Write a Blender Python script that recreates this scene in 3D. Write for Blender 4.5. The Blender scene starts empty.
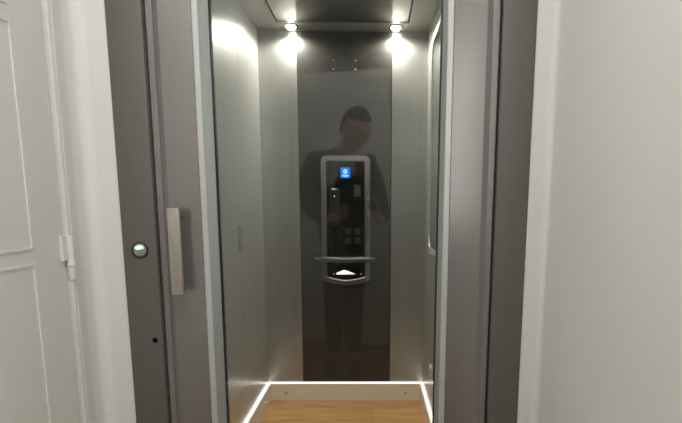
import bpy, bmesh, math, random
from mathutils import Vector, Matrix
random.seed(4)
col = bpy.context.scene.collection
PI = math.pi

# ------------------------------------------------------------------ helpers
class MB:
    """collects shapes and links them as ONE mesh object"""
    def __init__(s): s.bm = bmesh.new()
    def box(s, x0, x1, y0, y1, z0, z1, bev=0, seg=2):
        t = bmesh.new(); bmesh.ops.create_cube(t, size=1)
        bmesh.ops.scale(t, vec=(abs(x1-x0), abs(y1-y0), abs(z1-z0)), verts=t.verts)
        bmesh.ops.translate(t, vec=((x0+x1)/2, (y0+y1)/2, (z0+z1)/2), verts=t.verts)
        if bev: bmesh.ops.bevel(t, geom=t.edges[:], offset=bev, segments=seg, affect='EDGES', profile=.5)
        s.merge(t); return s
    def merge(s, t, mat=None):
        if mat: bmesh.ops.transform(t, matrix=mat, verts=t.verts)
        me = bpy.data.meshes.new('tmp'); t.to_mesh(me); t.free(); s.bm.from_mesh(me); bpy.data.meshes.remove(me)
        return s
    def poly(s, pts2, axis, a, b, hole=None):
        """prism of a 2D outline along axis; pts are the two other coordinates in order"""
        def P(p, d):
            if axis == 'x': return (d, p[0], p[1])
            if axis == 'y': return (p[0], d, p[1])
            return (p[0], p[1], d)
        t = bmesh.new(); n = len(pts2)
        A = [t.verts.new(P(p, a)) for p in pts2]; B = [t.verts.new(P(p, b)) for p in pts2]
        for i in range(n):
            j = (i+1) % n; t.faces.new((A[i], A[j], B[j], B[i]))
        if hole is None:
            t.faces.new(A); t.faces.new(B[::-1])
        else:
            A2 = [t.verts.new(P(p, a)) for p in hole]; B2 = [t.verts.new(P(p, b)) for p in hole]
            for i in range(n):
                j = (i+1) % n
                t.faces.new((A2[j], A2[i], B2[i], B2[j])); t.faces.new((A[j], A[i], A2[i], A2[j])); t.faces.new((B[i], B[j], B2[j], B2[i]))
        bmesh.ops.recalc_face_normals(t, faces=t.faces)
        return s.merge(t)
    def cyl(s, p0, p1, r0, r1=None, n=24):
        r1 = r0 if r1 is None else r1
        p0, p1 = Vector(p0), Vector(p1); d = p1-p0
        t = bmesh.new(); bmesh.ops.create_cone(t, cap_ends=True, segments=n, radius1=r0, radius2=r1, depth=d.length)
        q = Vector((0, 0, 1)).rotation_difference(d.normalized())
        return s.merge(t, Matrix.Translation((p0+p1)/2) @ q.to_matrix().to_4x4())
    def lathe(s, prof, org, ax, n=32):
        """prof: list of (radius, height along ax)"""
        t = bmesh.new(); rows = []
        for r, h in prof:
            rows.append([t.verts.new((max(r, 1e-5)*math.cos(2*PI*k/n), max(r, 1e-5)*math.sin(2*PI*k/n), h)) for k in range(n)])
        for a, b in zip(rows, rows[1:]):
            for k in range(n): t.faces.new((a[k], a[(k+1) % n], b[(k+1) % n], b[k]))
        if prof[0][0] > 1e-4: t.faces.new(rows[0][::-1])
        if prof[-1][0] > 1e-4: t.faces.new(rows[-1])
        bmesh.ops.remove_doubles(t, verts=t.verts, dist=1e-6)
        bmesh.ops.recalc_face_normals(t, faces=t.faces)
        q = Vector((0, 0, 1)).rotation_difference(Vector(ax).normalized())
        return s.merge(t, Matrix.Translation(org) @ q.to_matrix().to_4x4())
    def tube(s, pts, r, n=12, sy=1.0):
        t = bmesh.new(); rows = []; N = len(pts); pts = [Vector(p) for p in pts]
        for i, p in enumerate(pts):
            d = (pts[min(i+1, N-1)]-pts[max(i-1, 0)]).normalized()
            up = Vector((0, 0, 1)) if abs(d.z) < .9 else Vector((0, 1, 0))
            a = d.cross(up).normalized(); b = d.cross(a).normalized()
            rr = r[i] if isinstance(r, (list, tuple)) else r
            rows.append([t.verts.new(p + a*rr*math.cos(2*PI*k/n) + b*rr*sy*math.sin(2*PI*k/n)) for k in range(n)])
        for a, b in zip(rows, rows[1:]):
            for k in range(n): t.faces.new((a[k], a[(k+1) % n], b[(k+1) % n], b[k]))
        t.faces.new(rows[0][::-1]); t.faces.new(rows[-1])
        bmesh.ops.recalc_face_normals(t, faces=t.faces)
        return s.merge(t)
    def ball(s, c, r, sc=(1, 1, 1), rot=None, sub=3):
        t = bmesh.new(); bmesh.ops.create_icosphere(t, subdivisions=sub, radius=r)
        bmesh.ops.scale(t, vec=sc, verts=t.verts)
        m = Matrix.Translation(c) @ (rot.to_4x4() if rot else Matrix.Identity(4))
        return s.merge(t, m)
    def build(s, name, mat, parent=None, smooth=False, ang=35):
        me = bpy.data.meshes.new(name); s.bm.to_mesh(me); s.bm.free()
        o = bpy.data.objects.new(name, me); col.objects.link(o); me.materials.append(mat)
        for p in me.polygons: p.use_smooth = smooth
        if smooth: me.set_sharp_from_angle(angle=math.radians(ang))
        if parent: o.parent = parent; o.matrix_parent_inverse = Matrix.Translation(-parent.location)
        return o

def rrect(x0, x1, z0, z1, r, n=6):
    out = []
    for cx, cz, a0 in ((x1-r, z1-r, 0), (x0+r, z1-r, 90), (x0+r, z0+r, 180), (x1-r, z0+r, 270)):
        for k in range(n+1):
            a = math.radians(a0+90*k/n); out.append((cx+r*math.cos(a), cz+r*math.sin(a)))
    return out
def tag(o, label=None, cat=None, group=None, kind=None):
    if label: o['label'] = label
    if cat: o['category'] = cat
    if group: o['group'] = group
    if kind: o['kind'] = kind
    return o
def empty(name, loc, label, cat, group=None, kind=None):
    o = bpy.data.objects.new(name, None); col.objects.link(o); o.location = loc; o.empty_display_size = .1
    return tag(o, label, cat, group, kind)
def struct(o): o['kind'] = 'structure'; return o
def kids(o): return [c for c in bpy.data.objects if c.parent == o]
def copy_tree(o, parent=None):
    c = o.copy(); col.objects.link(c)
    if parent: c.parent = parent
    for ch in kids(o): copy_tree(ch, c)
    return c

# ------------------------------------------------------------------ materials
def mat(name, colr, rough=.5, metal=0., coat=0., spec=.5, emis=None, es=0., noise=None, bump=None, aniso=0., tan=None, coatr=.03):
    m = bpy.data.materials.new(name); m.use_nodes = True; nt = m.node_tree; b = nt.nodes['Principled BSDF']
    b.inputs['Base Color'].default_value = (*colr, 1); b.inputs['Roughness'].default_value = rough
    b.inputs['Metallic'].default_value = metal; b.inputs['Coat Weight'].default_value = coat; b.inputs['Coat Roughness'].default_value = coatr
    b.inputs['Specular IOR Level'].default_value = spec
    if emis: b.inputs['Emission Color'].default_value = (*emis, 1); b.inputs['Emission Strength'].default_value = es
    tc = nt.nodes.new('ShaderNodeTexCoord')
    def noisef(scale, vec, detail=4):
        mp = nt.nodes.new('ShaderNodeMapping'); mp.inputs['Scale'].default_value = vec
        nt.links.new(tc.outputs['Object'], mp.inputs['Vector'])
        n = nt.nodes.new('ShaderNodeTexNoise'); n.inputs['Scale'].default_value = scale; n.inputs['Detail'].default_value = detail
        nt.links.new(mp.outputs[0], n.inputs['Vector']); return n
    if noise:   # (scale, vec, amount)
        n = noisef(noise[0], noise[1]); r = nt.nodes.new('ShaderNodeValToRGB')
        k = noise[2]
        r.color_ramp.elements[0].position = .3; r.color_ramp.elements[1].position = .7
        r.color_ramp.elements[0].color = (*[c*(1-k) for c in colr], 1); r.color_ramp.elements[1].color = (*[min(1, c*(1+k)) for c in colr], 1)
        nt.links.new(n.outputs['Fac'], r.inputs[0]); nt.links.new(r.outputs[0], b.inputs['Base Color'])
    if bump:    # (scale, vec, strength, dist)
        n = noisef(bump[0], bump[1]); u = nt.nodes.new('ShaderNodeBump'); u.inputs['Strength'].default_value = bump[2]; u.inputs['Distance'].default_value = bump[3]
        nt.links.new(n.outputs['Fac'], u.inputs['Height']); nt.links.new(u.outputs[0], b.inputs['Normal'])
    if aniso:
        b.inputs['Anisotropic'].default_value = aniso
        if tan:
            v = nt.nodes.new('ShaderNodeCombineXYZ')
            for i in range(3): v.inputs[i].default_value = tan[i]
            nt.links.new(v.outputs[0], b.inputs['Tangent'])
    return m

M = {}
M['rear_plaster'] = mat('taupe_plaster', (.34, .31, .28), .8)
M['plaster'] = mat('white_plaster', (.74, .74, .72), .75, bump=(160, (1, 1, 1), .10, .001))
M['door_paint'] = mat('white_door_paint', (.67, .67, .63), .42, bump=(300, (1, 1, 1), .05, .0006))
M['trim_paint'] = mat('white_trim_paint', (.72, .71, .68), .45)
M['frame_grey'] = mat('dark_grey_powder_coat', (.125, .121, .108), .5, noise=(900, (1, 1, 1), .10), bump=(700, (1, 1, 1), .12, .0004))
M['leaf_grey'] = mat('metallic_grey_powder_coat', (.285, .268, .264), .23, metal=.65, noise=(700, (1, 1, 1), .10), bump=(700, (1, 1, 1), .12, .0004))
M['bead'] = mat('light_anodised_bead', (.56, .575, .56), .35, metal=.35)
M['bead_grey'] = mat('blue_grey_bead', (.27, .29, .28), .45, metal=.2)
M['rubber'] = mat('black_rubber', (.012, .012, .012), .6)
M['steel'] = mat('satin_cabin_steel', (.36, .357, .338), .36, metal=.75, noise=(1.2, (60, 60, .6), .03), bump=(2.0, (220, 220, 1), .04, .0004))
M['steel_l'] = mat('satin_cabin_side_steel', (.47, .47, .445), .27, metal=.5, aniso=.35, tan=(0, 1, 0), noise=(1.2, (60, 60, .6), .03), bump=(2.0, (220, 220, 1), .04, .0004))
M['ceil_steel'] = mat('satin_ceiling_steel', (.36, .355, .33), .38, metal=.7)
M['ceil_mirror'] = mat('polished_ceiling_sheet', (.30, .295, .275), .14, metal=1.)
M['mirror'] = mat('wall_mirror', (.62, .66, .63), .03, metal=1.)
M['dark_gloss'] = mat('glossy_dark_panel', (.022, .0205, .0175), .38, spec=.6)
M['panel_black'] = mat('dark_panel_glass', (.008, .0075, .007), .15, spec=.5)
M['black_gloss'] = mat('black_glass', (.006, .006, .008), .06, coat=.5)
M['chrome'] = mat('brushed_silver_rim', (.55, .55, .54), .25, metal=1.)
M['rim'] = mat('grey_metal_rim', (.30, .30, .30), .24, metal=1.)
M['handle'] = mat('brushed_handle_metal', (.43, .39, .355), .42, metal=.55, noise=(30, (1, 1, .3), .12))
M['skirt'] = mat('satin_skirting', (.80, .73, .65), .42, metal=.15)
M['screw'] = mat('chrome_screw', (.75, .75, .75), .15, metal=1.)
M['handset'] = mat('black_handset_plastic', (.006, .006, .006), .35)
M['dark_plastic'] = mat('dark_plastic', (.02, .02, .02), .3)
M['bar'] = mat('dark_metal_bar', (.13, .13, .14), .28, metal=.9)
M['black'] = mat('black_hole', (.002, .002, .002), .9, spec=0)
M['sticker'] = mat('grey_sticker', (.06, .06, .055), .6)
M['smudge'] = mat('dull_metal_label', (.27, .26, .245), .45, metal=.5)
M['green'] = mat('green_indicator', (.5, .9, .55), .3, emis=(.12, .75, .22), es=.8)
M['indicator_white'] = mat('indicator_white', (1, 1, 1), .3, emis=(.85, 1, .9), es=1.0)
M['button'] = mat('grey_button', (.28, .30, .27), .4, metal=.4)
M['white_plastic'] = mat('white_plastic', (.85, .85, .85), .3)
M['led'] = mat('led_strip_light', (1, 1, 1), .5, emis=(1, .98, .96), es=2.2)
M['blue'] = mat('blue_display', (.0, .1, .4), .3, emis=(.005, .20, .85), es=1.0)
M['blue_white'] = mat('display_white_icon', (.5, .8, 1), .3, emis=(.45, .85, 1.0), es=1.0)
M['lamp'] = mat('lamp_lens', (1, 1, 1), .5, emis=(1, .96, .86), es=30.)
M['hall_lamp'] = mat('opal_lamp', (1, 1, 1), .5, emis=(1, .98, .945), es=26.)
M['fill_glow'] = mat('added_fill_glow', (1, 1, 1), .5, emis=(1, .99, .97), es=3.2)  # emission for the added hall fill light
M['reflection_white'] = mat('glowing_reflection', (1, 1, 1), .5, emis=(1, 1, 1), es=1.1)  # emission imitates a bright reflection on the control panel
M['acrylic'] = mat('dark_acrylic_plate', (.034, .033, .03), .3)

def wood(name, c0, c1, rough=.35):
    m = bpy.data.materials.new(name); m.use_nodes = True; nt = m.node_tree; b = nt.nodes['Principled BSDF']
    tc = nt.nodes.new('ShaderNodeTexCoord'); mp = nt.nodes.new('ShaderNodeMapping'); mp.inputs['Scale'].default_value = (1.5, 9, 1)
    n = nt.nodes.new('ShaderNodeTexNoise'); n.inputs['Scale'].default_value = 3; n.inputs['Detail'].default_value = 8; n.inputs['Distortion'].default_value = .7
    r = nt.nodes.new('ShaderNodeValToRGB'); r.color_ramp.elements[0].position = .3; r.color_ramp.elements[1].position = .72
    r.color_ramp.elements[0].color = (*c0, 1); r.color_ramp.elements[1].color = (*c1, 1)
    nt.links.new(tc.outputs['Object'], mp.inputs[0]); nt.links.new(mp.outputs[0], n.inputs['Vector']); nt.links.new(n.outputs['Fac'], r.inputs[0])
    br = nt.nodes.new('ShaderNodeTexBrick'); br.inputs['Scale'].default_value = 1
    br.inputs['Brick Width'].default_value = 3.4; br.inputs['Row Height'].default_value = .16; br.inputs['Mortar Size'].default_value = .0015
    br.inputs['Color1'].default_value = (1, 1, 1, 1); br.inputs['Color2'].default_value = (.86, .84, .8, 1); br.inputs['Mortar'].default_value = (.45, .4, .35, 1)
    nt.links.new(tc.outputs['Object'], br.inputs['Vector'])
    mx = nt.nodes.new('ShaderNodeMixRGB'); mx.blend_type = 'MULTIPLY'; mx.inputs[0].default_value = 1
    nt.links.new(r.outputs[0], mx.inputs[1]); nt.links.new(br.outputs[0], mx.inputs[2]); nt.links.new(mx.outputs[0], b.inputs['Base Color'])
    b.inputs['Roughness'].default_value = rough
    return m
M['oak'] = wood('oak_vinyl', (.46, .235, .075), (.64, .37, .14), .32)
M['hall_oak'] = wood('hall_wood', (.20, .10, .045), (.32, .17, .08), .4)

def glass_mat():
    m = bpy.data.materials.new('clear_glazing'); m.use_nodes = True; nt = m.node_tree
    for n in list(nt.nodes): nt.nodes.remove(n)
    out = nt.nodes.new('ShaderNodeOutputMaterial'); mx = nt.nodes.new('ShaderNodeMixShader')
    tr = nt.nodes.new('ShaderNodeBsdfTransparent'); tr.inputs[0].default_value = (.965, .98, .97, 1)
    gl = nt.nodes.new('ShaderNodeBsdfGlossy'); gl.inputs['Roughness'].default_value = .01; gl.inputs['Color'].default_value = (1, 1, 1, 1)
    lw = nt.nodes.new('ShaderNodeLayerWeight'); lw.inputs[0].default_value = .5
    pw = nt.nodes.new('ShaderNodeMath'); pw.operation = 'POWER'; pw.inputs[1].default_value = 5
    mu = nt.nodes.new('ShaderNodeMath'); mu.operation = 'MULTIPLY_ADD'; mu.inputs[1].default_value = .9; mu.inputs[2].default_value = .025
    nt.links.new(lw.outputs['Facing'], pw.inputs[0]); nt.links.new(pw.outputs[0], mu.inputs[0]); nt.links.new(mu.outputs[0], mx.inputs[0])
    nt.links.new(tr.outputs[0], mx.inputs[1]); nt.links.new(gl.outputs[0], mx.inputs[2]); nt.links.new(mx.outputs[0], out.inputs[0])
    return m
M['glass'] = glass_mat()

# ------------------------------------------------------------------ dimensions (metres; camera stands at x=0, y=0)
YF = 1.38            # front face of the lift portal and of the hall end wall
YB = 2.67            # back wall of the cabin
CL, CR = -.574, .283  # cabin side walls
CZ = 1.933           # cabin ceiling
HL, HR = -.761, .482  # hall side walls
HB = -2.0            # hall rear wall
HZ = 2.45            # hall ceiling

# ------------------------------------------------------------------ hall shell
struct(MB().box(HL-.2, HR+.2, HB-.1, 1.495, -.1, 0).build('floor_hall', M['hall_oak']))
struct(MB().box(HL-.2, HR+.2, HB-.1, 1.6, HZ, HZ+.1).build('ceiling_hall', M['plaster']))
# left wall with the opening for the white door (y .42 .. 1.306, z 0 .. 2.06), corner to the end wall softly rounded
wl = MB()
wl.box(HL-.12, HL, HB, .375, 0, HZ); wl.box(HL-.12, HL, .375, 1.31, 2.11, HZ)
arc = [(HL+.03-.03*math.cos(a), 1.35+.03*math.sin(a)) for a in [PI/2*k/8 for k in range(9)]]
wl.poly([(HL-.12, 1.31), (HL, 1.31)] + arc + [(HL+.03, 1.5), (HL-.12, 1.5)], 'z', 0, HZ)
struct(wl.build('wall_hall_left', M['plaster'], smooth=True))
wr = MB()
arc = [(HR-.02+.02*math.cos(a), 1.36+.02*math.sin(a)) for a in [PI/2*k/8 for k in range(9)]]
wr.box(HR, HR+.12, HB, -.75, 0, HZ); wr.box(HR, HR+.12, -.75, .25, 0, .95); wr.box(HR, HR+.12, -.75, .25, 2.0, HZ)
wr.poly([(HR+.12, .25), (HR, .25)] + arc + [(HR-.02, 1.5), (HR+.12, 1.5)], 'z', 0, HZ)
struct(wr.build('wall_hall_right', M['plaster'], smooth=True))
wn = MB(); wn.poly([(-.75, .95), (.25, .95), (.25, 2.0), (-.75, 2.0)], 'x', HR+.004, HR+.06, hole=[(-.70, 1.0), (.20, 1.0), (.20, 1.95), (-.70, 1.95)])  # unseen window added to brighten the right door stile and the hall
wn.box(HR+.01, HR+.055, -.27, -.23, 1.0, 1.95)
wn = struct(wn.build('fill_window_1', M['trim_paint']))
MB().box(HR+.030, HR+.036, -.70, .20, 1.0, 1.95).build('fill_pane', M['fill_glow'], wn)  # glowing pane added as fill light
wf = MB()
wf.box(HL+.03, -.682, YF, 1.5, 0, HZ); wf.box(.427, HR-.02, YF, 1.5, 0, HZ); wf.box(-.682, .427, YF, 1.5, 2.13, HZ)
struct(wf.build('wall_hall_front', M['plaster']))
struct(MB().box(HL-.12, HR+.12, HB-.12, HB, 0, HZ).build('wall_hall_rear', M['rear_plaster']))

# ------------------------------------------------------------------ white panelled door in the left wall
trim = MB()
def casing_prof(w0, w1):   # across the wall surface (y) and out from it (x)
    return [(HL-.10, w0), (HL+.012, w0), (HL+.014, w0+.004), (HL+.014, w0+.012), (HL+.009, w0+.0145), (HL+.009, w0+.017), (HL+.012, w0+.020), (HL+.011, w0+.030), (HL+.007, w1-.004), (HL+.004, w1), (HL-.10, w1)]
trim.poly(casing_prof(1.246, 1.3095), 'z', 0, 2.11)
trim.poly([(x, 1.685-y) for x, y in casing_prof(1.246, 1.3095)], 'z', 0, 2.11)
trim.box(HL-.10, HL+.011, .439, 1.246, 2.046, 2.11)
struct(trim.build('trim_1', M['trim_paint']))
door = struct(MB().box(HL-.03, HL+.004, .444, 1.241, .008, 2.04, .002, 1).build('door_1', M['door_paint']))
def moulding(z0, z1, y0=.56, y1=1.129, notch=.03):
    """raised bead around a panel with clipped corners"""
    pts = [(y0+notch, z0), (y1-notch, z0), (y1, z0+notch), (y1, z1-notch), (y1-notch, z1), (y0+notch, z1), (y0, z1-notch), (y0, z0+notch)]
    w = .006
    ins = [(y0+notch+w*.4, z0+w), (y1-notch-w*.4, z0+w), (y1-w, z0+notch+w*.4), (y1-w, z1-notch-w*.4), (y1-notch-w*.4, z1-w), (y0+notch+w*.4, z1-w), (y0+w, z1-notch-w*.4), (y0+w, z0+notch+w*.4)]
    b = MB(); b.poly(pts, 'x', HL+.0035, HL+.0065, hole=ins)
    return b
for z0, z1, nt_ in ((.12, .937, .003), (.967, 1.446, .005), (1.476, 1.93, .005)):
    moulding(z0, z1, notch=nt_).build('panel_moulding', M['trim_paint'], door)
hg = MB()
hg.box(HL+.004, HL+.0115, 1.222, 1.245, .930, .993, .0015, 1)
hg.cyl((HL+.0115, 1.252, .925), (HL+.0115, 1.252, .993), .0095)
hg.build('hinge', M['trim_paint'], door, True)
hb = MB().lathe([(0, 0), (.008, 0), (.0095, .003), (.0095, .034), (.0115, .036), (.0115, .043), (.0095, .044)], (HL+.0115, 1.252, .881), (0, 0, 1))
hb.build('hinge', M['trim_paint'], door, True)
for z in (.25, 1.78):
    MB().cyl((HL+.0115, 1.252, z), (HL+.0115, 1.252, z+.1), .0095).build('hinge', M['trim_paint'], door, True)
k = MB(); k.lathe([(.024, 0), (.024, .006), (.009, .008), (.009, .04), (0, .04)], (HL+.008, .50, 1.03), (1, 0, 0)); k.tube([(HL+.044, .50, 1.03), (HL+.046, .56, 1.03), (HL+.044, .62, 1.03)], .008)
k.build('door_handle', M['chrome'], door, True)

# ------------------------------------------------------------------ lift portal (surround) with call button and lock
portal = empty('lift_door_surround', (-.127, YF, 0), 'dark grey metal surround framing the glass lift door between the white walls', 'door frame')
for nm, x0, x1 in (('left', -.680, -.589), ('right', .338, .425)):
    MB().box(x0, x1, YF-.004, 1.50, 0, 2.12, .0025, 2).build('jamb', M['frame_grey'], portal, True)
MB().box(-.589, .338, YF-.004, 1.50, 2.025, 2.12, .0025, 2).build('header', M['frame_grey'], portal, True)
sl = MB(); sl.box(-.589, -.578, YF+.052, 1.50, .02, 2.025); sl.box(.320, .338, YF+.052, 1.50, .02, 2.025)
sl.build('door_stop', M['rubber'], portal)
MB().box(-.589, .338, YF-.004, 1.50, 0, .02, .002, 1).build('threshold', M['frame_grey'], portal, True)
btn = empty('call_button', (-.633, YF-.004, .946), 'round lift call button with a lit green mark on the dark grey surround', 'button')
MB().lathe([(.0190, 0), (.0215, 0), (.0222, .003), (.0215, .005), (.0195, .0055), (.0190, 0)], (-.633, YF-.004, .946), (0, -1, 0), 40).build('button_ring', M['dark_plastic'], btn, True)
MB().lathe([(.0187, 0), (.0187, .004), (.016, .0065), (0, .0072)], (-.633, YF-.004, .946), (0, -1, 0), 40).build('button_face', M['button'], btn, True)
ar = MB(); ar.poly([(-.646, .9525), (-.640, .9465), (-.6205, .9495), (-.622, .958), (-.631, .9605), (-.641, .9575)], 'y', YF-.0118, YF-.0095)
ar = ar.build('lit_mark', M['green'], btn)
MB().poly([(-.644, .9530), (-.639, .9485), (-.6235, .9515), (-.6245, .956), (-.632, .9565)], 'y', YF-.0122, YF-.0119).build('lit_core', M['indicator_white'], ar)
lk = empty('key_lock', (-.609, YF-.004, .692), 'small black round key hole low on the left jamb of the surround', 'lock')
MB().lathe([(.0045, 0), (.0075, 0), (.008, .0012), (.0065, .002), (.0045, .0015)], (-.609, YF-.004, .692), (0, -1, 0), 24).build('rim', M['dark_plastic'], lk, True)
MB().cyl((-.609, YF-.0042, .692), (-.609, YF-.0068, .692), .0066).build('key_slot', M['black'], lk)

# ------------------------------------------------------------------ glazed lift door leaf
leaf = empty('lift_door', (-.127, YF, .02), 'grey metal swing door of the lift with a tall clear glass panel and pull handle', 'door')
LX0, LX1, LZ0, LZ1 = -.5845, .3335, .026, 2.020
# cross-section of one stile, outside edge (t=0) towards the glass; depth y
prof = [(0, .046), (0, .008), (.003, .006), (.0175, .006), (.0185, .0062), (.0345, -.0015), (.0365, -.002), (.121, -.002), (.122, -.001), (.122, .046)]
def frame_loop(prof, x0, x1, z0, z1, kl=1, kr=1):
    t = bmesh.new(); rings = []
    for d, y in prof:
        rings.append([t.verts.new(p) for p in ((x0+d*kl, YF+y, z0+d), (x1-d*kr, YF+y, z0+d), (x1-d*kr, YF+y, z1-d), (x0+d*kl, YF+y, z1-d))])
    for i in range(len(rings)):
        a, b = rings[i], rings[(i+1) % len(rings)]
        for k in range(4): t.faces.new((a[k], a[(k+1) % 4], b[(k+1) % 4], b[k]))
    bmesh.ops.recalc_face_normals(t, faces=t.faces); return t
b = MB(); b.merge(frame_loop(prof, LX0, LX1, LZ0, LZ1)); b.build('leaf_frame', M['leaf_grey'], leaf)
GX0, GX1, GZ0, GZ1 = LX0+.122, LX1-.122, LZ0+.122, LZ1-.122
b = MB(); b.merge(frame_loop([(0, .03), (0, -.003), (.002, -.005), (.015, -.005), (.0165, -.003), (.0165, .03)], GX0+.0002, GX1-.0002, GZ0+.0002, GZ1-.0002)); b.build('glazing_bead', M['bead'], leaf)
b = MB(); b.merge(frame_loop([(0, .03), (0, .000), (.019, .012), (.019, .03)], GX0+.0168, GX1-.0168, GZ0+.0168, GZ1-.0168, 1.2, .62)); b.build('inner_bead', M['bead_grey'], leaf)
b = MB(); b.merge(frame_loop([(0, .03), (0, .010), (.0022, .012), (.0022, .03)], GX0+.0398, GX1-.0288, GZ0+.036, GZ1-.036)); b.build('gasket', M['rubber'], leaf)
MB().box(GX0+.0422, GX1-.0312, YF+.018, YF+.024, GZ0+.0384, GZ1-.0384).build('glass_pane', M['glass'], leaf)
hd = MB().box(-.536, -.506, YF-.052, YF-.040, .830, 1.060, .0012, 2).build('pull_handle', M['handle'], leaf, True)
for z in (.838, 1.038):
    MB().box(-.530, -.512, YF-.0402, YF-.0019, z, z+.014, .001, 1).build('handle_post', M['frame_grey'], hd)

# ------------------------------------------------------------------ cabin shell
struct(MB().box(CL-.04, CR+.04, 1.502, YB+.04, -.1, 0).build('floor_cabin', M['oak']))
struct(MB().box(CL-.04, CR+.04, YB, YB+.04, 0, CZ+.05).build('wall_cabin_back', M['steel']))
# side walls with fine panel joints
for nm, xi, xo, seam in (('wall_cabin_left', CL, CL-.04, 2.27), ('wall_cabin_right', CR, CR+.04, 2.0)):
    w = MB(); s = 1 if xi > xo else -1
    w.box(xo, xi, 1.502, seam-.0008, 0, CZ+.05); w.box(xo, xi, seam+.0008, YB-.0005, 0, CZ+.05); w.box(xo, xi-s*.002, seam-.0008, seam+.0008, 0, CZ+.05)
    struct(w.build(nm, M['steel_l']))
# ceiling: satin border around a recessed polished sheet
PX0, PX1, PY0, PY1 = -.456, .172, 1.62, 2.552
c = MB()
c.box(CL, PX0-.003, 1.502, YB, CZ, CZ+.05); c.box(PX1+.003, CR, 1.502, YB, CZ, CZ+.05)
c.box(PX0-.003, PX1+.003, 1.502, PY0-.003, CZ, CZ+.05); c.box(PX0-.003, PX1+.003, PY1+.003, YB, CZ, CZ+.05)
c.box(PX0-.003, PX1+.003, PY0-.003, PY1+.003, CZ+.03, CZ+.05)
struct(c.build('ceiling_cabin', M['ceil_steel']))
tag(MB().box(PX0+.003, PX1-.003, PY0+.003, PY1-.003, CZ+.001, CZ+.0295, .001, 1).build('ceiling_panel', M['ceil_mirror']), 'polished reflective metal sheet set in the ceiling of the lift cabin', 'ceiling panel')

# downlights
def downlight(x, y, label, watt, cone=172):
    r = empty('downlight', (x, y, CZ), label, 'ceiling light', 'recessed downlights in the cabin ceiling')
    MB().lathe([(.022, 0), (.034, 0), (.035, -.0015), (.033, -.004), (.024, -.004), (.022, 0)], (x, y, CZ-.0002), (0, 0, 1), 40).build('trim_ring', M['chrome'], r, True)
    MB().lathe([(0, -.018), (.012, -.0165), (.021, -.010), (.0245, -.0005), (0, -.0002)], (x, y, CZ-.0002), (0, 0, 1), 40).build('lens', M['lamp'], r, True)
    for nm, size, blend, wt in (('beam', cone, .5, watt), ):
        l = bpy.data.lights.new(nm, 'SPOT'); l.energy = wt; l.spot_size = math.radians(size); l.spot_blend = blend; l.shadow_soft_size = .018; l.color = (1, .965, .87)
        o = bpy.data.objects.new(nm, l); col.objects.link(o); o.parent = r; o.location = (0, 0, -.022)
    return r
downlight(-.396, 2.606, 'glowing round downlight above the left edge of the dark back panel', 16)
downlight(.115, 2.606, 'glowing round downlight above the right edge of the dark back panel', 16)
downlight(-.452, 1.585, 'round downlight near the front left corner of the cabin ceiling', 13, 96)
downlight(.168, 1.585, 'round downlight near the front right corner of the cabin ceiling', 13, 96)

# skirting with LED line
SK = .097
for nm, args, fl in (
    ('baseboard_back', (CL+.0, CR-.0, YB-.018, YB, 0.0005, SK), 'b'),
    ('baseboard_left', (CL, CL+.018, 1.52, YB-.0185, 0.0005, SK), 'l'),
    ('baseboard_right', (CR-.018, CR, 1.52, YB-.0185, 0.0005, SK), 'r')):
    s = struct(MB().box(*args, .0008, 1).build(nm, M['skirt']))
    if fl == 'b': sp = [((x, YB-.018, .045), (0, -1, 0)) for x in (-.473, .187)]
    if fl == 'l': sp = [((CL+.018, y, .05), (1, 0, 0)) for y in (2.50, 1.9)]
    if fl == 'r': sp = [((CR-.018, y, .05), (-1, 0, 0)) for y in (2.50, 1.9)]
    for p, a in sp:
        MB().lathe([(.0095, -.0005), (.009, .0025), (.005, .0048), (0, .0055)], p, a, 20).build('screw', M['screw'], s, True)
tag(MB().box(CL+.0005, CR-.0005, YB-.0085, YB-.0005, SK+.0005, SK+.0045, .001, 1).build('led_strip', M['led']), 'glowing white light strip along the foot of the back wall', 'light strip', 'light strips on top of the cabin skirting')
tag(MB().box(CL+.0005, CL+.0085, 1.52, YB-.009, SK+.0005, SK+.0045, .001, 1).build('led_strip', M['led']), 'glowing white light strip along the foot of the left cabin wall', 'light strip', 'light strips on top of the cabin skirting')
tag(MB().box(CR-.0085, CR-.0005, 1.52, YB-.009, SK+.0005, SK+.0045, .001, 1).build('led_strip', M['led']), 'glowing white light strip along the foot of the right cabin wall', 'light strip', 'light strips on top of the cabin skirting')

# ------------------------------------------------------------------ dark glossy column panel on the back wall
DX0, DX1 = -.380, .101
tag(MB().box(DX0, DX1, YB-.006, YB-.0003, SK+.010, CZ-.003, .0008, 1).build('column_panel', M['dark_gloss']), 'tall glossy dark brown-grey panel in the middle of the back cabin wall', 'wall panel')

# small clear plate with four screws near the top of the column
pl = empty('notice_plate', (-.140, YB-.006, 1.772), 'small blank transparent plate held by four screws high on the dark panel', 'plate')
MB().box(-.200, -.080, YB-.0066, YB-.0061, 1.747, 1.797).build('plate_sheet', M['acrylic'], pl)
for x in (-.196, -.084):
    for z in (1.751, 1.793):
        MB().lathe([(.0050, 0), (.0045, .0012), (0, .0018)], (x, YB-.0066, z), (0, -1, 0), 16).build('screw', M['screw'], pl, True)

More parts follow.
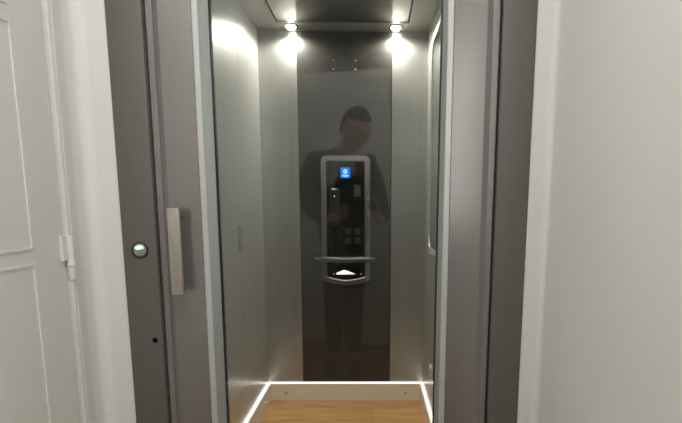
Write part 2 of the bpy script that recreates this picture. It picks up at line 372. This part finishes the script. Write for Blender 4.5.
# ------------------------------------------------------------------ control panel
cp = empty('control_panel', (-.1375, YB-.006, .66), 'black glass lift control panel with silver rim, blue display and call buttons', 'control panel')
X0, X1, Z0, Z1 = -.265, -.010, .675, 1.325
def panel_outline(ins):
    r = .028-min(ins, .02)*.9
    pts = []
    x0, x1, z1, z0 = X0+ins, X1-ins, Z1-ins, Z0+ins
    for cx, cz, a0 in ((x1-r, z1-r, 0), (x0+r, z1-r, 90)):
        for k in range(7):
            a = math.radians(a0+15*k); pts.append((cx+r*math.cos(a), cz+r*math.sin(a)))
    n = 14
    for k in range(n+1):      # bottom edge bows downwards
        u = k/n; pts.append((x0+(x1-x0)*u, z0-.024*math.sin(PI*u)**.8 if 0 < u < 1 else z0))
    return pts
D = YB-.006
rim = MB(); rim.poly(panel_outline(0), 'y', D-.018, D-.0003, hole=panel_outline(.028))
ro = panel_outline(.004); ri = panel_outline(.024)
rim.poly(ro, 'y', D-.024, D-.0178, hole=ri)
rim.build('rim', M['rim'], cp)
body = MB(); body.poly(panel_outline(.0285), 'y', D-.014, D-.0005); body.build('black_front', M['panel_black'], cp)
MB().box(-.234, -.041, D-.0152, D-.0142, 1.172, 1.292, .0003, 1).build('display_glass', M['black_gloss'], cp)
F = D-.0154
ds = MB(); ds.poly(rrect(-.163, -.114, 1.214, 1.266, .004), 'y', F-.002, F-.0002); ds = ds.build('display', M['blue'], cp)
ic = MB(); ring = [(-.1385+.011*math.cos(a), 1.245+.011*math.sin(a)) for a in [2*PI*k/24 for k in range(24)]]
ring2 = [(-.1385+.0062*math.cos(a), 1.245+.0062*math.sin(a)) for a in [2*PI*k/24 for k in range(24)]]
ic.poly(ring, 'y', F-.0026, F-.0021, hole=ring2); ic.box(-.1405, -.1365, F-.0026, F-.0021, 1.238, 1.252)
ic.box(-.154, -.123, F-.0026, F-.0021, 1.224, 1.228); ic.box(-.150, -.127, F-.0026, F-.0021, 1.2185, 1.221)
ic.build('display_icon', M['blue_white'], ds)
# buttons
for x in (-.1255, -.0765):
    for z in (.938, .890):
        MB().lathe([(.0165, 0), (.0185, 0), (.0185, .0012), (.0165, .0012), (.0165, .0005), (0, .0005)], (x, F-.0002, z), (0, -1, 0), 28).build('button', M['dark_plastic'], cp, True)
tag(MB().box(-.094, -.060, F-.002, F-.0002, 1.118, 1.178, .0006, 1).build('sticker', M['sticker'], cp), 'small dull grey sticker')
# handset on the left half of the panel with its cord
hs = MB()
hs.poly(rrect(-.222, -.168, .962, 1.165, .022), 'y', F-.026, F-.0002)
hs = hs.build('handset', M['handset'], cp, True, 50)
MB().ball((-.194, F-.027, 1.154), .012, (1.5, .4, .45)).build('handset_glint', M['chrome'], hs, True)  # chrome bead standing in for the highlight on the handset
MB().lathe([(.0045, 0), (.004, .002), (0, .003)], (-.195, F-.026, 1.117), (0, -1, 0), 16).build('screw', M['screw'], hs, True)
MB().tube([(-.195, F-.010, .965), (-.197, F-.012, .92), (-.203, F-.012, .86), (-.198, F-.012, .80), (-.188, F-.012, .765), (-.174, F-.012, .77), (-.17, F-.010, .80)], .0045).build('cord', M['rubber'], hs, True)
# glowing patch standing in for a glossy reflection, and curved lip low on the panel
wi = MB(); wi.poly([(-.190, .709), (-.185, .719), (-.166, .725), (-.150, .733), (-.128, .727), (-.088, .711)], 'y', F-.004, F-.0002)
wi.build('panel_reflection', M['reflection_white'], cp)
for x in (-.203, -.058):
    MB().lathe([(.005, 0), (.0045, .002), (0, .003)], (x, F-.0002, .711), (0, -1, 0), 16).build('screw', M['screw'], cp, True)
MB().tube([(-.236+.197*u/12, F-.006-.006*math.sin(PI*u/12), .694-.017*math.sin(PI*u/12)) for u in range(13)], .0035).build('lower_lip', M['chrome'], cp, True)
# grab bar: bow-shaped bar in front of the panel
gb = empty('grab_bar', (-.139, D, .795), 'short dark horizontal grab bar bowed across the lower control panel', 'handrail')
pts = []; rs = []
for k in range(25):
    u = -1+2*k/24
    pts.append((-.139+.161*u, D-.075+.035*abs(u)**3, .794)); rs.append(.0145*(1-.55*abs(u)**6))
MB().tube(pts, rs, 16).build('bar', M['bar'], gb, True, 60)
for x in (-.251, -.027):
    MB().cyl((x, D-.0245, .794), (x, D-.052, .794), .008).build('bar_bracket', M['bar'], gb, True)

# ------------------------------------------------------------------ side wall items
mr = empty('wall_mirror', (CR, 2.06, .86), 'tall rounded-corner mirror on the right wall of the lift cabin', 'mirror')
b = MB(); b.poly(rrect(1.66, 2.46, .85, 1.83, .07, 8), 'x', CR-.008, CR-.0004, hole=rrect(1.685, 2.435, .875, 1.805, .05, 8)); b.build('mirror_frame', M['bead'], mr)
b = MB(); b.poly(rrect(1.6855, 2.4345, .8755, 1.8045, .05, 8), 'x', CR-.005, CR-.0006); b.build('mirror_glass', M['mirror'], mr)
tag(MB().box(CR-.012, CR-.0004, 2.22, 2.29, .27, .33, .002, 2).build('wall_socket', M['bead']), 'small pale square fitting low on the right cabin wall', 'fitting')
tag(MB().box(CL+.0004, CL+.002, 2.165, 2.215, .935, .985, .0005, 1).build('rating_label', M['smudge']), 'faint dull grey label on the left cabin wall, upper of two', 'label', 'faint labels on the left cabin wall')
tag(MB().box(CL+.0004, CL+.002, 2.175, 2.225, .875, .925, .0005, 1).build('rating_label', M['smudge']), 'faint dull grey label on the left cabin wall, lower of two', 'label', 'faint labels on the left cabin wall')

# ------------------------------------------------------------------ hall lights
def hall_light(x, y, label):
    hl = empty('hall_light', (x, y, HZ), label, 'ceiling light', 'round hallway ceiling lights')
    MB().lathe([(.20, 0), (.20, -.03), (.19, -.035), (.185, -.01)], (x, y, HZ-.001), (0, 0, 1), 48).build('lamp_base', M['chrome'], hl, True)
    MB().lathe([(.183, -.012), (.182, -.05), (.15, -.070), (.06, -.082), (0, -.085)], (x, y, HZ-.001), (0, 0, 1), 48).build('lamp_shade', M['hall_lamp'], hl, True)
hall_light(-.25, .35, 'round opal ceiling light of the hallway nearest the lift, overhead')
hall_light(-.15, -.35, 'round opal ceiling light of the hallway further from the lift, overhead')

# ------------------------------------------------------------------ the person taking the picture, seen only as a faint reflection in the glass
def skin(name, chains, m, parent=None, sub=2, root=0):
    """chains: list of [(x, y, z, r) ...]; a chain's first entry may be an index pair (chain, point) to branch from"""
    vs = []; es = []; rad = []; idx = {}
    for ci, ch in enumerate(chains):
        prev = None
        for pi, p in enumerate(ch):
            if len(p) == 2: prev = idx[tuple(p)]; idx[(ci, pi)] = prev; continue
            vs.append(p[:3]); rad.append(p[3]); k = len(vs)-1; idx[(ci, pi)] = k
            if prev is not None: es.append((prev, k))
            prev = k
    me = bpy.data.meshes.new(name); me.from_pydata(vs, es, []); o = bpy.data.objects.new(name, me); col.objects.link(o)
    sk = o.modifiers.new('skin', 'SKIN'); sk.use_smooth_shade = True
    for i, r in enumerate(rad):
        rr = r if isinstance(r, tuple) else (r, r)
        me.skin_vertices[0].data[i].radius = rr; me.skin_vertices[0].data[i].use_root = (i == root)
    ss = o.modifiers.new('sub', 'SUBSURF'); ss.levels = sub; ss.render_levels = sub
    dg = bpy.context.evaluated_depsgraph_get(); dg.update()
    nm = bpy.data.meshes.new_from_object(o.evaluated_get(dg)); o.modifiers.clear(); o.data = nm; bpy.data.meshes.remove(me)
    nm.name = name; nm.materials.clear(); nm.materials.append(m)
    for p in nm.polygons: p.use_smooth = True
    if parent: o.parent = parent; o.matrix_parent_inverse = Matrix.Translation(-parent.location)
    return o
M['skin'] = mat('skin', (.50, .29, .22), .5)
M['jacket'] = mat('dark_jacket', (.022, .022, .026), .8)
M['trousers'] = mat('dark_trousers', (.018, .018, .024), .85)
M['hair'] = mat('short_dark_hair', (.03, .022, .018), .7)
M['shoe'] = mat('black_shoe', (.015, .015, .015), .5)
M['eye'] = mat('eye_white', (.7, .7, .7), .3)

pe = empty('person', (-.18, -.42, 0), 'person in dark clothes bending towards a phone, reflected in the lift door glass', 'person')
HC = Vector((-.095, -.30, 1.520))                         # head centre
HR_ = Matrix.Rotation(math.radians(-38), 3, 'Z') @ Matrix.Rotation(math.radians(-22), 3, 'X')   # faces towards +y, turned to +x and down
def hd_(x, y, z): v = HC + HR_ @ Vector((x, y, z)); return (v.x, v.y, v.z)
WL, WR = Vector((-.205, -.075, .995)), Vector((.045, -.085, .985))   # wrists
def hand(w, s, pal, tips, base):
    """palm and five fingers: base = chain index of the wrist point; returns chains"""
    out = [[base, (*pal, (.020, .034))]]
    return out
chains = [
    # trunk: pelvis -> head
    [(-.18, -.44, .90, (.135, .10)), (-.185, -.44, 1.02, (.115, .08)), (-.195, -.435, 1.16, (.125, .08)), (-.20, -.43, 1.30, (.13, .08)), (-.18, -.40, 1.39, .07), (-.145, -.365, 1.43, .052), (-.125, -.335, 1.465, .052)],
    [(0, 0), (-.235, -.43, .84, .085), (-.245, -.40, .50, .058), (-.25, -.43, .30, .052), (-.25, -.45, .09, .038), (-.255, -.39, .04, .036), (-.26, -.29, .03, .03)],
    [(0, 0), (-.115, -.43, .84, .085), (-.12, -.39, .50, .058), (-.125, -.43, .30, .052), (-.125, -.45, .09, .038), (-.115, -.39, .04, .036), (-.105, -.29, .03, .03)],
    [(0, 3), (-.37, -.43, 1.345, .058), (-.41, -.40, 1.20, .052), (-.39, -.35, 1.07, .044), (-.32, -.21, 1.02, .036), (*WL, .026), (-.178, -.045, 1.015, (.022, .030))],
    [(0, 3), (-.03, -.42, 1.335, .058), (.025, -.41, 1.20, .052), (.055, -.37, 1.07, .044), (.065, -.23, 1.01, .036), (*WR, .026), (.034, -.05, 1.005, (.022, .030))],
]
# fingers: left hand holds the far end of the phone, right hand the end with the lens
for b, fs in ((3, [
        [(-.180, -.018, 1.045, .0095), (-.172, .002, 1.060, .0088), (-.150, .008, 1.078, .0080), (-.132, .007, 1.084, .0070)],
        [(-.180, -.014, 1.028, .0095), (-.168, .006, 1.042, .0088), (-.142, .010, 1.058, .0080), (-.122, .008, 1.064, .0070)],
        [(-.178, -.014, 1.010, .0093), (-.166, .006, 1.022, .0086), (-.142, .010, 1.038, .0078), (-.124, .008, 1.045, .0068)],
        [(-.176, -.018, .992, .0085), (-.164, .000, 1.000, .0078), (-.146, .006, 1.014, .0070), (-.132, .006, 1.022, .0062)],
        [(-.165, -.045, 1.040, .0115), (-.150, -.034, 1.062, .0102), (-.132, -.028, 1.078, .0088)]]),
             (4, [
        [(.036, -.022, 1.040, .0095), (.034, -.004, 1.075, .0088), (.020, -.010, 1.108, .0080), (-.004, -.012, 1.119, .0070)],
        [(.038, -.018, 1.022, .0095), (.038, .000, 1.046, .0088), (.028, -.001, 1.030, .0080), (.018, -.002, 1.016, .0070)],
        [(.036, -.018, 1.002, .0093), (.035, -.002, 1.016, .0086), (.022, -.002, 1.012, .0078), (.008, -.003, 1.008, .0068)],
        [(.032, -.022, .984, .0085), (.028, -.006, .994, .0078), (.014, -.004, .998, .0070), (.002, -.004, 1.000, .0062)],
        [(.020, -.050, 1.030, .0115), (.008, -.036, 1.044, .0102), (-.010, -.028, 1.054, .0088)]])):
    for f in fs: chains.append([(b, 6)] + f)
body = skin('body', chains, M['skin'], pe)
# head on the neck: skull, jaw, nose, brow, lips, ears
h = MB()
t = bmesh.new(); bmesh.ops.create_uvsphere(t, u_segments=40, v_segments=28, radius=1)
for v in t.verts:
    x, y, z = v.co
    f = 1-.30*max(0, -z)**1.4
    X = x*.076*f; Y = y*.098*(1-.16*max(0, -z)) + (.010 if z < 0 else 0)*(-z); Z = z*.118; X *= 1.06; Y *= 1.06; Z *= 1.06
    if y > 0:
        Y += .024*math.exp(-((x/.16)**2+((z+.10)/.20)**2))                       # nose
        Y += .006*math.exp(-((x/.55)**2+((z-.20)/.10)**2))                       # brow
        for sx in (-.42, .42): Y -= .010*math.exp(-(((x-sx)/.18)**2+((z-.04)/.10)**2))  # eye sockets
        Y += .007*math.exp(-((x/.30)**2+((z+.50)/.06)**2)) + .006*math.exp(-((x/.26)**2+((z+.62)/.06)**2))  # lips
        Y += .010*math.exp(-((x/.30)**2+((z+.88)/.16)**2))                       # chin
    v.co = Vector((X, Y, Z))
h.merge(t, Matrix.Translation(HC) @ HR_.to_4x4())
for sx in (-1, 1):
    for k_ in range(1):
        h.ball(hd_(sx*.078, -.008, -.006), .030, (.28, .55, 1.0), HR_ @ Matrix.Rotation(sx*.35, 3, 'Z'))
h.build('head', M['skin'], pe, True, 80)
for sx in (-.031, .031): MB().ball(hd_(sx, .079, .006), .011, (1.1, .7, .7), HR_).build('eye', M['eye'], pe, True)
hr = MB(); t = bmesh.new(); bmesh.ops.create_uvsphere(t, u_segments=40, v_segments=28, radius=1)
for v in list(t.verts):
    x, y, z = v.co
    v.co = Vector((x*.089, y*.112-.004, z*.134+.002))
dl = [v for v in t.verts if (v.co.z < .062 and v.co.y > -.012 and v.co.z < .062) or v.co.z < -.045]
bmesh.ops.delete(t, geom=dl, context='VERTS')
for v in t.verts: v.co += Vector((0, 0, .002*math.sin(v.co.x*230)*math.sin(v.co.y*190)))
hr.merge(t, Matrix.Translation(HC) @ HR_.to_4x4()); hr = hr.build('hair', M['hair'], pe, True, 80)
sd = hr.modifiers.new('thick', 'SOLIDIFY'); sd.thickness = .006
gl = MB()
for sx in (-.033, .033):
    gl.tube([hd_(sx+.024*math.cos(a), .101, .006+.017*math.sin(a)) for a in [2*PI*k/20 for k in range(21)]], .0018, 6)
    gl.tube([hd_(math.copysign(.057, sx), .100, .010), hd_(math.copysign(.078, sx), .05, .010), hd_(math.copysign(.082, sx), -.01, .010)], .0018, 6)
gl.tube([hd_(-.009, .101, .008), hd_(.009, .101, .008)], .0018, 6)
gl.build('glasses', M['dark_plastic'], pe, True)
up = lambda r, d: tuple(q+d for q in r) if isinstance(r, tuple) else r+d
jk = [[(-.18, -.44, .80, (.155, .13)), (-.18, -.44, .84, (.165, .135))] + [(x, y, z, up(r, .05)) for x, y, z, r in chains[0][:3]]
      + [(-.19, -.43, 1.30, (.17, .135)), (-.18, -.405, 1.375, .092), (-.165, -.385, 1.41, .088)],
      [(0, 5)] + [(x, y, z, r+.012) for x, y, z, r in chains[3][1:5]],
      [(0, 5)] + [(x, y, z, r+.012) for x, y, z, r in chains[4][1:5]]]
jk[1].append((-.235, -.11, 1.0, .036)); jk[2].append((.055, -.12, .992, .036))
skin('jacket', jk, M['jacket'], pe)
tr = [[(-.18, -.44, 1.0, (.14, .11)), (-.18, -.44, .89, (.145, .11))],
      [(0, 1)] + [(x, y, z, r+.014) for x, y, z, r in chains[1][1:5]],
      [(0, 1)] + [(x, y, z, r+.014) for x, y, z, r in chains[2][1:5]]]
skin('trousers', tr, M['trousers'], pe)
for x0, x1 in ((-.252, -.262), (-.123, -.102)):
    sh = MB(); sh.ball((x0, -.43, .045), .05, (.9, 1.1, .88)); sh.ball(((x0+x1)/2, -.35, .036), .06, (.75, 1.5, .58)); sh.ball((x1, -.28, .032), .05, (.9, 1.2, .62)); sh.box(min(x0, x1)-.036, max(x0, x1)+.036, -.475, -.235, .0005, .016, .005)
    sh.build('shoe', M['shoe'], pe, True, 80)
ph = empty('phone', (-.07, -.013, 1.048), 'dark mobile phone held up in both hands', 'phone')
MB().box(-.142, .010, -.0170, -.0090, 1.048, 1.105, .003, 3).build('phone_body', M['black_gloss'], ph, True)
MB().cyl((0, -.0089, 1.065), (0, -.0070, 1.065), .006).build('phone_lens', M['dark_plastic'], ph, True)

# white door standing ajar behind the person
aj = tag(MB().box(-.02, .70, -.02, .02, .01, 2.03, .003, 1).build('ajar_door', M['door_paint']), 'white door leaf standing ajar in the hallway behind the person', 'door')
aj.location = (.112, -.93, 0); aj.rotation_euler = (0, 0, math.radians(196))
hh = MB().lathe([(.024, 0), (.024, .006), (.009, .008), (.009, .045), (0, .045)], (.045, -.021, 1.0), (0, -1, 0)); hh.tube([(.045, -.062, 1.0), (.10, -.064, 1.0), (.15, -.062, 1.0)], .008)
hh.build('door_handle', M['chrome'], aj, True)


# ------------------------------------------------------------------ world, camera, colour
w = bpy.data.worlds.new('world'); bpy.context.scene.world = w; w.use_nodes = True
w.node_tree.nodes['Background'].inputs[0].default_value = (.02, .02, .02, 1)
cd = bpy.data.cameras.new('camera'); co = bpy.data.objects.new('camera', cd); col.objects.link(co)
Rm = ((0.99986557, -0.01580003, 0.0043827), (0.00185103, -0.15681525, -0.98762622), (0.01629179, 0.98750156, -0.15676492))
m = Matrix.Identity(4)
for i in range(3):
    m[i][0] = Rm[0][i]; m[i][1] = -Rm[1][i]; m[i][2] = -Rm[2][i]
m.translation = Vector((0, 0, 1.065)); co.matrix_world = m
cd.sensor_width = 36; cd.lens = 500/682*36; cd.shift_x = (341-380)/682; cd.shift_y = (286.4-211.5)/682; cd.clip_start = .005
s = bpy.context.scene; s.camera = co
s.view_settings.view_transform = 'Standard'; s.view_settings.look = 'None'; s.view_settings.gamma = 1; s.view_settings.exposure = 0
s.view_settings.use_curve_mapping = False
